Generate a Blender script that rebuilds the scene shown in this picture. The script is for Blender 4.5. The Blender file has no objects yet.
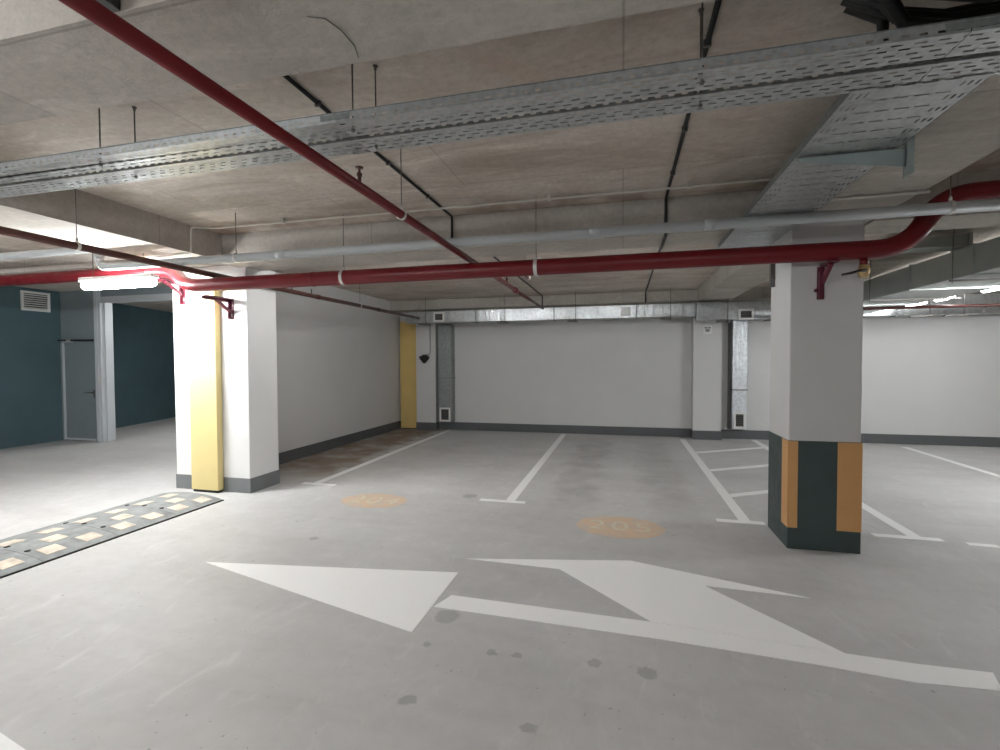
import bpy, bmesh, math, random
from mathutils import Vector, Matrix
random.seed(7)
S = bpy.context.scene
C = S.collection

# ------------------------------------------------------------------ camera
def set_camera():
    cam = bpy.data.cameras.new('camera')
    cam.sensor_width = 36.0
    cam.lens = 482.0 / 1000.0 * 36.0
    cam.clip_start = 0.02
    ob = bpy.data.objects.new('camera', cam)
    C.objects.link(ob)
    yaw, pitch, roll = 0.2492, -0.0277, -0.0046
    cy, sy, cp, sp = math.cos(yaw), math.sin(yaw), math.cos(pitch), math.sin(pitch)
    fwd = Vector((-sy * cp, cy * cp, sp)); right = Vector((cy, sy, 0)); up = right.cross(fwd)
    r = right * math.cos(roll) + up * math.sin(roll)
    u = up * math.cos(roll) - right * math.sin(roll)
    m = Matrix(((r.x, u.x, -fwd.x, 0), (r.y, u.y, -fwd.y, 0), (r.z, u.z, -fwd.z, 1.5), (0, 0, 0, 1)))
    ob.matrix_world = m
    S.camera = ob
set_camera()

# ------------------------------------------------------------------ world, exposure
w = bpy.data.worlds.new('world'); S.world = w; w.use_nodes = True
w.node_tree.nodes['Background'].inputs[0].default_value = (0.9, 0.95, 1, 1)
w.node_tree.nodes['Background'].inputs[1].default_value = 0.0
S.view_settings.view_transform = 'Standard'
S.view_settings.look = 'None'
S.view_settings.gamma = 1.0
S.view_settings.use_curve_mapping = False
S.view_settings.exposure = 1.82
S.cycles.max_bounces = 10
S.cycles.diffuse_bounces = 7
S.cycles.sample_clamp_indirect = 6.0
S.cycles.use_denoising = True

# lamp strengths (emission of each fluorescent diffuser)
# (x, y, z, length, direction, strength, label)
LAMPS = [
    (-5.08, 3.90, 2.352, .97, 'x', 84.0, 'glowing fluorescent lamp beside the white pillar, below the red pipe on the left'),
    (-7.4, 1.6, 2.42, 1.1, 'x', 44.0, 'unseen fill lamp added over the left lane outside the frame'),  # added out of view to brighten the floor on the left
    (4.85, 5.2, 2.2, 1.1, 'x', 58.0, 'fluorescent lamp in the right bays beyond the frame edge'),
    (4.35, 8.85, 2.40, 0.70, 'y', 10.0, 'small lit lamp tube seen under the grey duct, nearest to the striped column'),
    (4.35, 8.08, 2.40, 0.40, 'y', 10.0, 'short lit lamp tube seen under the grey duct, middle one of three'),
    (4.35, 7.0, 2.40, 0.70, 'y', 10.0, 'lit lamp tube under the grey duct at the right edge of the photo'),
    (-3.4, -0.5, 2.42, 1.2, 'x', 42.0, 'unseen fill lamp added over the lane behind the camera on the left'),  # unseen, added for the bright floor at lower left
    (0.8, -3.0, 2.42, 1.2, 'x', 24.0, 'unseen fill lamp added over the lane far behind the camera'),  # added as general fill, never in view
    (-2.9, 5.06, 2.745, 1.1, 'x', 15.0, 'unseen fill lamp added on the bay ceiling behind the cross beam on the left'),  # added to lift the bay floors and walls, hidden by the beam
    (-0.25, 5.06, 2.745, 1.1, 'x', 13.0, 'unseen fill lamp added on the bay ceiling behind the cross beam at the middle'),  # second added bay fill, also out of sight behind the beam
    (-8.2, 8.6, 2.5, 1.1, 'x', 34.0, 'unseen fill lamp added inside the room behind the dark opening'),  # invented source that brightens the floor beyond the opening
]

# ------------------------------------------------------------------ materials
MATS = {}
class NT:
    def __init__(s, name):
        s.m = bpy.data.materials.new(name); s.m.use_nodes = True
        s.t = s.m.node_tree; s.b = s.t.nodes['Principled BSDF']
        s.tc = s.t.nodes.new('ShaderNodeTexCoord')
        s.obj = s.t.nodes.new('ShaderNodeNewGeometry').outputs['Position']
        MATS[name] = s.m
    def n(s, kind, **kw):
        nd = s.t.nodes.new('ShaderNode' + kind)
        for k, v in kw.items(): setattr(nd, k, v)
        return nd
    def put(s, sock, v):
        if isinstance(v, bpy.types.NodeSocket): s.t.links.new(v, sock)
        elif isinstance(v, (tuple, list)) and len(v) == 3 and sock.type == 'RGBA': sock.default_value = (*v, 1)
        else: sock.default_value = v
    def noise(s, scale, detail=4.0, rough=0.55, vec=None, dist=0.0):
        nd = s.n('TexNoise'); s.put(nd.inputs['Scale'], scale); s.put(nd.inputs['Detail'], detail)
        s.put(nd.inputs['Roughness'], rough); s.put(nd.inputs['Distortion'], dist)
        s.put(nd.inputs['Vector'], vec if vec is not None else s.obj)
        return nd.outputs['Fac']
    def scaled(s, v):
        nd = s.n('VectorMath', operation='MULTIPLY'); s.put(nd.inputs[0], s.obj); nd.inputs[1].default_value = v
        return nd.outputs[0]
    def ramp(s, f, a, b, va=0.0, vb=1.0):
        nd = s.n('MapRange', clamp=True); s.put(nd.inputs[0], f)
        for i, v in enumerate((a, b, va, vb)): nd.inputs[1 + i].default_value = v
        return nd.outputs[0]
    def math(s, op, a, b=0.0, c=0.0):
        nd = s.n('Math', operation=op); s.put(nd.inputs[0], a); s.put(nd.inputs[1], b)
        if op in ('MULTIPLY_ADD', 'SMOOTH_MIN', 'COMPARE'): s.put(nd.inputs[2], c)
        return nd.outputs[0]
    def mix(s, f, a, b, blend='MIX'):
        nd = s.n('Mix', data_type='RGBA', blend_type=blend)
        s.put(nd.inputs[0], f); s.put(nd.inputs[6], a); s.put(nd.inputs[7], b)
        return nd.outputs[2]
    def xyz(s):
        nd = s.n('SeparateXYZ'); s.put(nd.inputs[0], s.obj); return nd.outputs
    def bump(s, h, strength=0.3, dist=0.01):
        nd = s.n('Bump'); nd.inputs['Strength'].default_value = strength; nd.inputs['Distance'].default_value = dist
        s.put(nd.inputs['Height'], h); s.put(s.b.inputs['Normal'], nd.outputs[0])
    def out(s, col, rough=0.6, metal=0.0, spec=0.5):
        s.put(s.b.inputs['Base Color'], col); s.put(s.b.inputs['Roughness'], rough)
        s.put(s.b.inputs['Metallic'], metal); s.put(s.b.inputs['Specular IOR Level'], spec)
        return s.m

def simple(name, col, rough=0.5, metal=0.0, var=0.12, scale=6.0, bump=0.0, spec=0.5):
    t = NT(name)
    f = t.ramp(t.noise(scale, 5), 0.3, 0.7)
    c2 = tuple(max(0, x * (1 - var)) for x in col)
    r = t.ramp(t.noise(scale * 2.3, 3), 0.3, 0.7, max(0.05, rough - 0.06), min(1, rough + 0.06))
    t.out(t.mix(f, c2, col), r, metal, spec)
    if bump: t.bump(t.noise(scale * 12, 4), bump, 0.004)
    return t.m

def box_mask(t, axis_out, lo, hi, soft, wob=None):
    v = axis_out if wob is None else t.math('ADD', axis_out, wob)
    return t.math('MULTIPLY', t.ramp(v, lo - soft, lo + soft), t.ramp(v, hi - soft, hi + soft, 1, 0))

def make_floor_mat():
    t = NT('polished_concrete_floor')
    x, y, z = t.xyz()
    cloud = t.ramp(t.noise(0.7, 5, 0.6), 0.3, 0.7)
    fine = t.ramp(t.noise(9, 6, 0.65), 0.3, 0.72)
    sweep = t.ramp(t.noise(1.6, 4, 0.6, t.scaled((0.35, 1.6, 1)), 0.6), 0.32, 0.68)
    col = t.mix(cloud, (0.44, 0.435, 0.428), (0.56, 0.556, 0.55))
    col = t.mix(t.math('MULTIPLY', fine, 0.33), col, (0.32, 0.315, 0.305))
    scuff = t.ramp(t.noise(4.5, 6, 0.7, t.scaled((1.0, 0.5, 1)), 1.5), 0.56, 0.72)
    col = t.mix(t.math('MULTIPLY', scuff, 0.4), col, (0.68, 0.675, 0.665))
    col = t.mix(t.math('MULTIPLY', sweep, 0.3), col, (0.64, 0.64, 0.635))
    wob = t.ramp(t.noise(2.2, 4), 0.2, 0.8, -0.25, 0.25)
    # brown dust in the bay along the left wall
    d1 = t.math('MULTIPLY', box_mask(t, x, -5.2, -3.82, 0.12, wob), t.ramp(y, 5.0, 6.0))
    d1 = t.math('MULTIPLY', d1, t.ramp(t.noise(2.4, 5), 0.3, 0.55, 0.45, 1))
    col = t.mix(t.math('MULTIPLY', d1, 0.9), col, (0.17, 0.115, 0.07))
    # tyre tracks worn into the bays
    for a, b, s in ((-0.75, -0.3, 0.5), (0.3, 0.72, 0.42), (-3.1, -2.75, 0.14), (-1.9, -1.5, 0.16)):
        k = t.math('MULTIPLY', box_mask(t, x, a, b, 0.1, wob), box_mask(t, y, 4.9, 9.4, 0.7, wob))
        k = t.math('MULTIPLY', k, t.ramp(t.noise(3.5, 4), 0.3, 0.7, 0.35, 1))
        col = t.mix(t.math('MULTIPLY', k, s), col, (0.23, 0.22, 0.215))
    # worn chips and oil marks, each with its own place
    cd = t.n('CombineXYZ'); t.put(cd.inputs[0], x); t.put(cd.inputs[1], y)
    off = t.n('VectorMath', operation='MULTIPLY_ADD')
    nz = t.n('TexNoise'); nz.inputs['Scale'].default_value = 17; nz.inputs['Detail'].default_value = 6.0; nz.inputs['Roughness'].default_value = 0.7; t.put(nz.inputs['Vector'], t.obj)
    t.put(off.inputs[0], nz.outputs['Color']); off.inputs[1].default_value = (0.08, 0.08, 0); t.put(off.inputs[2], cd.outputs[0])
    for px, py, r in ((-1.0, 2.64, .085), (-0.92, 1.93, .045), (-0.37, 1.90, .04), (0.12, 2.38, .055), (-1.0, 2.34, .025), (-0.65, 2.36, .03), (-0.52, 2.37, .03), (-0.13, 2.4, .04), (-2.55, 3.55, .05), (-1.65, 5.1, .1), (1.55, 2.3, .05), (2.5, 3.4, .05)):
        ds = t.n('VectorMath', operation='DISTANCE'); t.put(ds.inputs[0], off.outputs[0]); ds.inputs[1].default_value = (px + .04, py + .04, 0)
        col = t.mix(t.ramp(ds.outputs['Value'], r * 0.7, r * 0.95, 0.42, 0), col, (0.17, 0.165, 0.155))
    spk = t.math('MAXIMUM', t.ramp(t.noise(38, 2, 0.4), 0.72, 0.76), t.ramp(t.noise(15, 3, 0.5), 0.73, 0.75))
    col = t.mix(t.math('MULTIPLY', spk, 0.55), col, (0.2, 0.2, 0.19))
    rough = t.ramp(t.noise(1.3, 5), 0.3, 0.7, 0.46, 0.66)
    t.out(col, rough, 0, 0.38)
    t.bump(t.noise(30, 5), 0.06, 0.004)
    return t.m

def make_concrete(name, base, light, dark, stain, stain_amt=0.6):
    t = NT(name)
    x, y, z = t.xyz()
    cloud = t.ramp(t.noise(1.1, 6, 0.6), 0.32, 0.68)
    col = t.mix(cloud, base, light)
    blot = t.ramp(t.noise(1.1, 7, 0.68, t.scaled((0.6, 1.7, 1.0)), 1.0), 0.47, 0.68)
    lite = t.ramp(t.noise(1.7, 6, 0.65, t.scaled((0.8, 2.0, 1.0)), 1.4), 0.55, 0.66)
    col = t.mix(t.math('MULTIPLY', lite, 0.5), col, tuple(min(1, c * 1.22) for c in light))
    col = t.mix(t.math('MULTIPLY', blot, stain_amt), col, stain)
    br = t.n('TexBrick', offset=0.5)                # formwork board joints
    t.put(br.inputs['Vector'], t.obj); br.inputs['Scale'].default_value = 1.0
    br.inputs['Mortar Size'].default_value = 0.006; br.inputs['Mortar Smooth'].default_value = 0.4
    br.inputs['Brick Width'].default_value = 2.44; br.inputs['Row Height'].default_value = 1.22
    br.inputs['Color1'].default_value = (1, 1, 1, 1); br.inputs['Color2'].default_value = (0.86, 0.85, 0.84, 1)
    br.inputs['Mortar'].default_value = (0.62, 0.6, 0.58, 1)
    col = t.mix(0.8, col, br.outputs['Color'], 'MULTIPLY')
    if name == 'slab_concrete':      # damp stain that follows the cross beam, and pinkish patches
        wob = t.ramp(t.noise(1.8, 5, 0.6), 0.2, 0.8, -0.45, 0.3)
        k = t.math('MULTIPLY', box_mask(t, y, 3.98, 4.6, 0.16, wob), t.ramp(t.noise(2.6, 5), 0.35, 0.6, 0.15, 1))
        col = t.mix(t.math('MULTIPLY', k, 0.75), col, (0.25, 0.18, 0.14))
        pk = t.ramp(t.noise(1.3, 5, 0.6, t.scaled((1.0, 1.4, 1.0)), 1.2), 0.56, 0.7)
        col = t.mix(t.math('MULTIPLY', pk, 0.45), col, (0.56, 0.40, 0.34))
    fine = t.ramp(t.noise(20, 7, 0.75), 0.42, 0.72)
    col = t.mix(t.math('MULTIPLY', fine, 0.42), col, dark)
    pits = t.ramp(t.noise(60, 2), 0.72, 0.78)
    col = t.mix(t.math('MULTIPLY', pits, 0.5), col, dark)
    t.out(col, 0.85, 0, 0.3)
    t.bump(t.noise(14, 7, 0.7), 0.45, 0.012)
    return t.m

def make_slab_mat():
    m = make_concrete('slab_concrete', (0.57, 0.515, 0.455), (0.70, 0.65, 0.59), (0.26, 0.22, 0.19), (0.36, 0.29, 0.235), 0.7)
    return m

def make_paint(name, col, worn=(0.5, 0.49, 0.48), lo=0.66, hi=0.78, amt=0.5, rough=0.5):
    t = NT(name)
    k = t.ramp(t.noise(7, 6, 0.7), lo, hi)
    k2 = t.ramp(t.noise(45, 3, 0.6), 0.6, 0.75, 0, 0.35)
    f = t.math('MULTIPLY', t.math('MAXIMUM', k, k2), amt)
    t.out(t.mix(f, col, worn), rough, 0, 0.4)
    return t.m

def make_galv(name, base=(0.52, 0.54, 0.55), rough=0.38, spangle=30, metal=0.9, bump=0.0, bscale=4.0):
    t = NT(name)
    vo = t.n('TexVoronoi'); t.put(vo.inputs['Vector'], t.obj); vo.inputs['Scale'].default_value = spangle
    f = t.ramp(vo.outputs['Distance'], 0.1, 0.7)
    d = tuple(c * 0.78 for c in base)
    c = t.mix(f, d, base)
    c = t.mix(t.ramp(t.noise(3, 5), 0.35, 0.75, 0, 0.35), c, tuple(x * 0.7 for x in base))
    t.out(c, t.ramp(t.noise(6, 3), 0.3, 0.7, rough - 0.06, rough + 0.08), metal, 0.5)
    if bump: t.bump(t.noise(bscale, 3, 0.5, t.scaled((3.0, 1, 0.6))), bump, 0.03)
    return t.m

make_floor_mat(); make_slab_mat()
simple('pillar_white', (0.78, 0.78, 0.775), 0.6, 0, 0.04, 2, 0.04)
make_concrete('beam_concrete', (0.43, 0.40, 0.36), (0.53, 0.50, 0.46), (0.24, 0.215, 0.19), (0.32, 0.28, 0.245), 0.55)
simple('white_wall', (0.60, 0.60, 0.595), 0.75, 0, 0.05, 1.2, 0.05)
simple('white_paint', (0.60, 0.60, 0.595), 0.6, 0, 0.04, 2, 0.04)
simple('teal_wall', (0.075, 0.13, 0.15), 0.6, 0, 0.15, 1.5, 0.06)
simple('skirting_grey', (0.10, 0.105, 0.11), 0.55, 0, 0.12, 3)
simple('pillar_skirting', (0.19, 0.20, 0.205), 0.55, 0, 0.12, 3)
simple('yellow_paint', (0.82, 0.68, 0.32), 0.5, 0, 0.08, 2)
simple('ochre_paint', (0.72, 0.52, 0.19), 0.55, 0, 0.15, 2)
simple('orange_paint', (0.66, 0.36, 0.14), 0.5, 0, 0.08, 4)
simple('dark_green_paint', (0.05, 0.075, 0.075), 0.5, 0, 0.2, 5)
simple('red_pipe_paint', (0.15, 0.008, 0.012), 0.38, 0, 0.15, 5, 0, 0.35)
simple('dark_red_paint', (0.12, 0.009, 0.026), 0.4, 0, 0.15, 8)
simple('brown_pipe_paint', (0.085, 0.028, 0.022), 0.4, 0, 0.25, 4)
simple('grey_pipe_plastic', (0.42, 0.44, 0.45), 0.5, 0, 0.08, 5)
simple('pale_conduit', (0.60, 0.58, 0.54), 0.5, 0, 0.08, 5)
simple('black_cable_jacket', (0.014, 0.014, 0.015), 0.5, 0, 0.3, 10)
simple('rod_steel', (0.17, 0.16, 0.15), 0.5, 0.6, 0.2, 20)
simple('bright_steel', (0.72, 0.71, 0.69), 0.35, 0.7, 0.1, 20)
simple('black_plastic', (0.01, 0.01, 0.01), 0.45, 0, 0.2, 10)
simple('grey_door_paint', (0.21, 0.245, 0.26), 0.5, 0, 0.08, 2)
simple('frame_paint', (0.52, 0.55, 0.57), 0.45, 0, 0.06, 2)
simple('white_plastic', (0.75, 0.75, 0.73), 0.45, 0, 0.05, 6)
simple('grille_dark', (0.05, 0.05, 0.05), 0.7, 0, 0.2, 8)
simple('brass', (0.62, 0.45, 0.24), 0.35, 0.8, 0.2, 14)
simple('rubber_grey', (0.29, 0.305, 0.305), 0.8, 0, 0.4, 9, 0.25)
simple('rubber_edge', (0.02, 0.02, 0.02), 0.8, 0, 0.3, 9)
simple('bump_cream', (0.74, 0.64, 0.53), 0.7, 0, 0.45, 11, 0.15)
simple('strut_teal', (0.33, 0.39, 0.385), 0.45, 0.4, 0.12, 6)
simple('duct_dark', (0.46, 0.49, 0.475), 0.34, 0.9, 0.12, 4)
simple('oval_orange', (0.66, 0.5, 0.36), 0.6, 0, 0.2, 8)
simple('cream_paint', (0.72, 0.66, 0.52), 0.6, 0, 0.15, 8)
simple('sign_grey', (0.22, 0.22, 0.22), 0.6, 0, 0.1, 8)
make_paint('white_floor_paint', (0.90, 0.90, 0.89))
make_paint('grey_floor_paint', (0.84, 0.84, 0.83))
make_paint('faded_number_paint', (0.66, 0.49, 0.34), (0.5, 0.49, 0.47), 0.45, 0.7, 0.75, 0.5)
make_galv('galvanised_tray', (0.50, 0.52, 0.525), 0.40, 40, 0.8)
make_galv('galvanised_duct', (0.50, 0.52, 0.53), 0.33, 18, 0.9, 0.3, 4.0)
make_galv('dull_duct', (0.32, 0.34, 0.34), 0.5, 18, 0.6, 0.1, 4.0)
make_galv('foil_duct', (0.82, 0.86, 0.90), 0.35, 18, 0.6, 0.22, 7.0)
make_galv('tray_side', (0.26, 0.28, 0.275), 0.48, 40, 0.7)

def lamp_mat(strength):
    n = 'lamp_glow_%g' % strength
    if n in MATS: return n
    t = NT(n)
    t.out((0.9, 0.92, 0.95), 0.3)
    f = t.ramp(t.noise(3, 2), 0.2, 0.8, 0.96, 1.0)
    t.put(t.b.inputs['Emission Color'], (0.97, 0.99, 1.0))
    t.put(t.b.inputs['Emission Strength'], t.math('MULTIPLY', f, strength))
    return n

# ------------------------------------------------------------------ mesh helpers
def V(*a): return Vector(a)
class MB:
    def __init__(s): s.bm = bmesh.new(); s.smooth = []
    def box(s, x0, x1, y0, y1, z0, z1, bev=0.0):
        bm = s.bm
        vs = [bm.verts.new((x, y, z)) for z in (z0, z1) for y in (y0, y1) for x in (x0, x1)]
        fs = [bm.faces.new([vs[i] for i in q]) for q in ((0, 2, 3, 1), (4, 5, 7, 6), (0, 1, 5, 4), (2, 6, 7, 3), (0, 4, 6, 2), (1, 3, 7, 5))]
        if bev:
            ed = list({e for f in fs for e in f.edges})
            bmesh.ops.bevel(bm, geom=ed, offset=bev, segments=2, affect='EDGES', profile=0.5)
        return s
    def obox(s, p, q, wdt, h, up=(0, 0, 1)):
        """bar from p to q with cross-section wdt x h"""
        p, q, up = Vector(p), Vector(q), Vector(up)
        d = (q - p).normalized(); a = d.cross(up)
        if a.length < 1e-4: a = d.cross(Vector((1, 0, 0)))
        a.normalize(); b = a.cross(d).normalized()
        vs = [s.bm.verts.new(e + a * (i * wdt / 2) + b * (j * h / 2)) for e in (p, q) for i, j in ((-1, -1), (1, -1), (1, 1), (-1, 1))]
        for f in ((3, 2, 1, 0), (4, 5, 6, 7), (0, 1, 5, 4), (1, 2, 6, 5), (2, 3, 7, 6), (3, 0, 4, 7)):
            s.bm.faces.new([vs[i] for i in f])
        return s
    def tube(s, pts, r, seg=14, cap=True):
        pts = [Vector(p) for p in pts]
        n = len(pts); rs = r if isinstance(r, (list, tuple)) else [r] * n
        T = []
        for i in range(n):
            a = pts[max(i - 1, 0)]; b = pts[min(i + 1, n - 1)]
            T.append((b - a).normalized())
        up = Vector((0, 0, 1)) if abs(T[0].z) < 0.9 else Vector((1, 0, 0))
        N = (up - T[0] * up.dot(T[0])).normalized(); rings = []
        for i in range(n):
            N = (N - T[i] * N.dot(T[i])).normalized(); B = T[i].cross(N)
            rings.append([s.bm.verts.new(pts[i] + (N * math.cos(t) + B * math.sin(t)) * rs[i]) for t in [2 * math.pi * k / seg for k in range(seg)]])
        for i in range(n - 1):
            for k in range(seg):
                f = s.bm.faces.new((rings[i][k], rings[i][(k + 1) % seg], rings[i + 1][(k + 1) % seg], rings[i + 1][k])); f.smooth = True
        if cap:
            s.bm.faces.new(rings[0][::-1]); s.bm.faces.new(rings[-1])
        return s
    def lathe(s, c, prof, seg=20, axis='z'):
        """profile [(r, h)...] about a vertical (or x/y) axis at c"""
        c = Vector(c); rings = []
        for r, h in prof:
            ring = []
            for k in range(seg):
                t = 2 * math.pi * k / seg; a, b = r * math.cos(t), r * math.sin(t)
                v = {'z': (a, b, h), 'x': (h, a, b), 'y': (b, h, a)}[axis]
                ring.append(s.bm.verts.new(c + Vector(v)))
            rings.append(ring)
        for i in range(len(rings) - 1):
            for k in range(seg):
                f = s.bm.faces.new((rings[i][k], rings[i][(k + 1) % seg], rings[i + 1][(k + 1) % seg], rings[i + 1][k])); f.smooth = True
        s.bm.faces.new(rings[0][::-1]); s.bm.faces.new(rings[-1])
        return s
    def ring(s, c, d, R, r, seg=20, arc=2 * math.pi, width=None):
        """flat strap ring of radius R about axis d"""
        c, d = Vector(c), Vector(d).normalized()
        a = d.orthogonal().normalized(); b = d.cross(a)
        wd = width or 0.02; prof = ((R, -wd / 2), (R + r, -wd / 2), (R + r, wd / 2), (R, wd / 2)); rings = []
        for k in range(seg):
            t = arc * k / seg; u = a * math.cos(t) + b * math.sin(t)
            rings.append([s.bm.verts.new(c + u * q + d * h) for q, h in prof])
        for k in range(seg):
            A, B = rings[k], rings[(k + 1) % seg]
            for j in range(4): s.bm.faces.new((A[j], A[(j + 1) % 4], B[(j + 1) % 4], B[j]))
        return s
    def prism(s, poly, z0, z1, axis='z'):
        """extruded polygon; axis names the extrusion direction"""
        def P(u, v, h): return {'z': (u, v, h), 'x': (h, u, v), 'y': (u, h, v)}[axis]
        lo = [s.bm.verts.new(P(u, v, z0)) for u, v in poly]; hi = [s.bm.verts.new(P(u, v, z1)) for u, v in poly]
        n = len(poly)
        s.bm.faces.new(lo[::-1]); s.bm.faces.new(hi)
        for i in range(n): s.bm.faces.new((lo[i], lo[(i + 1) % n], hi[(i + 1) % n], hi[i]))
        return s
    def quad(s, a, b, c, d):
        s.bm.faces.new([s.bm.verts.new(p) for p in (a, b, c, d)]); return s
    def build(s, name, mat, parent=None, loc=None):
        bmesh.ops.remove_doubles(s.bm, verts=s.bm.verts, dist=1e-6)
        bmesh.ops.recalc_face_normals(s.bm, faces=s.bm.faces)
        me = bpy.data.meshes.new(name); s.bm.to_mesh(me); s.bm.free()
        if not isinstance(mat, (list, tuple)): mat = [mat]
        for m in mat: me.materials.append(MATS[m])
        o = bpy.data.objects.new(name, me); C.objects.link(o)
        if parent:
            o.parent = parent
            o.matrix_parent_inverse = Matrix.Translation(-parent.location)
        return o

def root(name, label, cat, loc, group=None):
    o = bpy.data.objects.new(name, None); C.objects.link(o)
    o.location = loc; o.empty_display_size = 0.1
    o['label'] = label; o['category'] = cat
    if group: o['group'] = group
    return o
def tag(o, label, cat, group=None):
    o['label'] = label; o['category'] = cat
    if group: o['group'] = group
    return o
def struct(o):
    o['kind'] = 'structure'; return o
def copy_thing(r, loc, label):
    """copy a thing with its parts and sub-parts"""
    c = r.copy(); C.objects.link(c); c.location = loc; c['label'] = label
    for ch in list(r.children):
        d = ch.copy(); C.objects.link(d); d.parent = c; d.matrix_parent_inverse = ch.matrix_parent_inverse.copy()
        for g in list(ch.children):
            e = g.copy(); C.objects.link(e); e.parent = d; e.matrix_parent_inverse = g.matrix_parent_inverse.copy()
    return c
def fillet(pts, rad, n=8):
    """polyline with rounded corners"""
    pts = [Vector(p) for p in pts]; out = [pts[0]]
    for i in range(1, len(pts) - 1):
        a, b, c = pts[i - 1], pts[i], pts[i + 1]
        d1, d2 = (a - b), (c - b); r = min(rad, d1.length * 0.49, d2.length * 0.49)
        p, q = b + d1.normalized() * r, b + d2.normalized() * r
        for k in range(n + 1):
            t = k / n; out.append(p * (1 - t) ** 2 + b * 2 * t * (1 - t) + q * t * t)
    out.append(pts[-1]); return out

# ------------------------------------------------------------------ key dimensions
ZC = 2.90          # slab underside over the lane
ZB = 2.82          # slab underside over the parking bays
BW = 10.05         # back wall
LW = -4.90         # face of the left wall of the bays
# ------------------------------------------------------------------ shell
struct(MB().box(-14, 9.2, -6.2, 13.5, -0.2, 0).build('floor', 'polished_concrete_floor'))
struct(MB().box(-14, 9.2, -6.2, 4.85, ZC, ZC + .25).box(-14, LW - .2, 4.85, 13.5, ZC, ZC + .25).box(LW - .2, 9.2, 4.85, 10.3, ZB, ZC + .25).build('ceiling', 'slab_concrete'))
struct(MB().box(LW - .2, 9.2, BW, BW + .25, 0, ZB).build('wall_back', 'white_wall'))
struct(MB().box(LW - .2, LW, 5.10, BW, 0, ZB).build('wall_left', 'white_wall'))
struct(MB().box(9.0, 9.2, -6.2, BW, 0, ZC).build('wall_right', 'white_wall'))
struct(MB().box(-14, 9.2, -6.4, -6.2, 0, ZC).build('wall_front', 'white_wall'))
struct(MB().box(-10.9, -10.62, -6.2, 7.02, 0, ZC).build('wall_teal', 'teal_wall'))
struct(MB().prism([(-10.95, 7.3), (-12.9, 13.3), (-13.1, 13.3), (-11.15, 7.3)], 0, ZC).build('wall_inner', 'teal_wall'))
struct(MB().box(-14, LW - .2, 13.3, 13.5, 0, ZC).build('wall_far', 'teal_wall'))

# beams
BZ = 2.60
struct(MB().box(1.34, 1.90, -6.2, 9.6, BZ, ZC - .001).build('ceiling_beam', 'beam_concrete'))
struct(MB().box(-5.10, -4.25, -6.2, 4.85, 2.62, ZC - .001).box(-5.10, -4.25, 4.85, 5.10, 2.62, ZB - .001).build('ceiling_beam', 'beam_concrete'))
TZ = 2.585
struct(MB().box(-4.25, 1.34, 4.40, 4.85, TZ, ZC - .001).build('ceiling_beam', 'beam_concrete'))
struct(MB().box(1.90, 9.0, 4.40, 4.85, TZ, ZC - .001).build('ceiling_beam', 'beam_concrete'))
struct(MB().box(-10.6, -5.10, 4.45, 4.85, 2.66, ZC - .001).build('ceiling_beam', 'beam_concrete'))
struct(MB().box(-4.25, 1.34, 1.20, 1.62, BZ, ZC - .001).build('ceiling_beam', 'beam_concrete'))
struct(MB().box(LW, 9.0, 9.60, BW, 2.62, ZB - .001).build('ceiling_beam', 'beam_concrete'))

# skirting
struct(MB().box(LW + .012, 1.3, BW - .012, BW, 0, .17).build('baseboard_back', 'skirting_grey'))
struct(MB().box(1.8, 9.0, BW - .012, BW, 0, .17).build('baseboard_right', 'skirting_grey'))
struct(MB().box(LW, LW + .012, 5.10, BW, 0, .17).build('baseboard_left', 'skirting_grey'))

# ------------------------------------------------------------------ striped column
col = root('concrete_column', 'square white column with dark green and orange painted base stripes', 'column', (1.53, 4.52, 0))
MB().box(1.28, 1.78, 4.26, 4.78, 0, BZ, 0.008).build('shaft', 'white_paint', col)
E_ = .003
def wrap(z0, z1, e):   # painted band all round
    m = MB()
    m.box(1.28 - e, 1.78 + e, 4.26 - e, 4.26, z0, z1).box(1.28 - e, 1.78 + e, 4.78, 4.78 + e, z0, z1)
    m.box(1.28 - e, 1.28, 4.26, 4.78, z0, z1).box(1.78, 1.78 + e, 4.26, 4.78, z0, z1)
    return m
b = wrap(0, .865, .004).build('painted_base', 'dark_green_paint', col); b['label'] = 'dark green painted base'
def corner_stripe(x0, x1, y0, y1):   # one orange stripe folded round a corner of the column
    m = MB()
    ex0, ex1 = x0, x1
    if x0 <= 1.285:
        m.box(1.28 - .007, x1, 4.26 - .007, 4.26 - .004, .17, .862); m.box(1.28 - .007, 1.28 - .004, 4.26 - .004, y1, .17, .862)
    else:
        m.box(x0, 1.78 + .007, 4.26 - .007, 4.26 - .004, .17, .862); m.box(1.78 + .004, 1.78 + .007, 4.26 - .004, y1, .17, .862)
    return m
for x0, x1 in ((1.28, 1.345), (1.62, 1.78)):
    o = corner_stripe(x0, x1, 4.26, 4.40).build('corner_stripe', 'orange_paint', col); o['label'] = 'orange stripe folded round the column corner'
o = MB().box(1.245, 1.28, 4.66, 4.70, 2.14, 2.42).box(1.255, 1.28, 4.652, 4.708, 2.2, 2.22).build('side_strut', 'rod_steel', col)
o['label'] = 'short dark steel strut on the left face'

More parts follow.
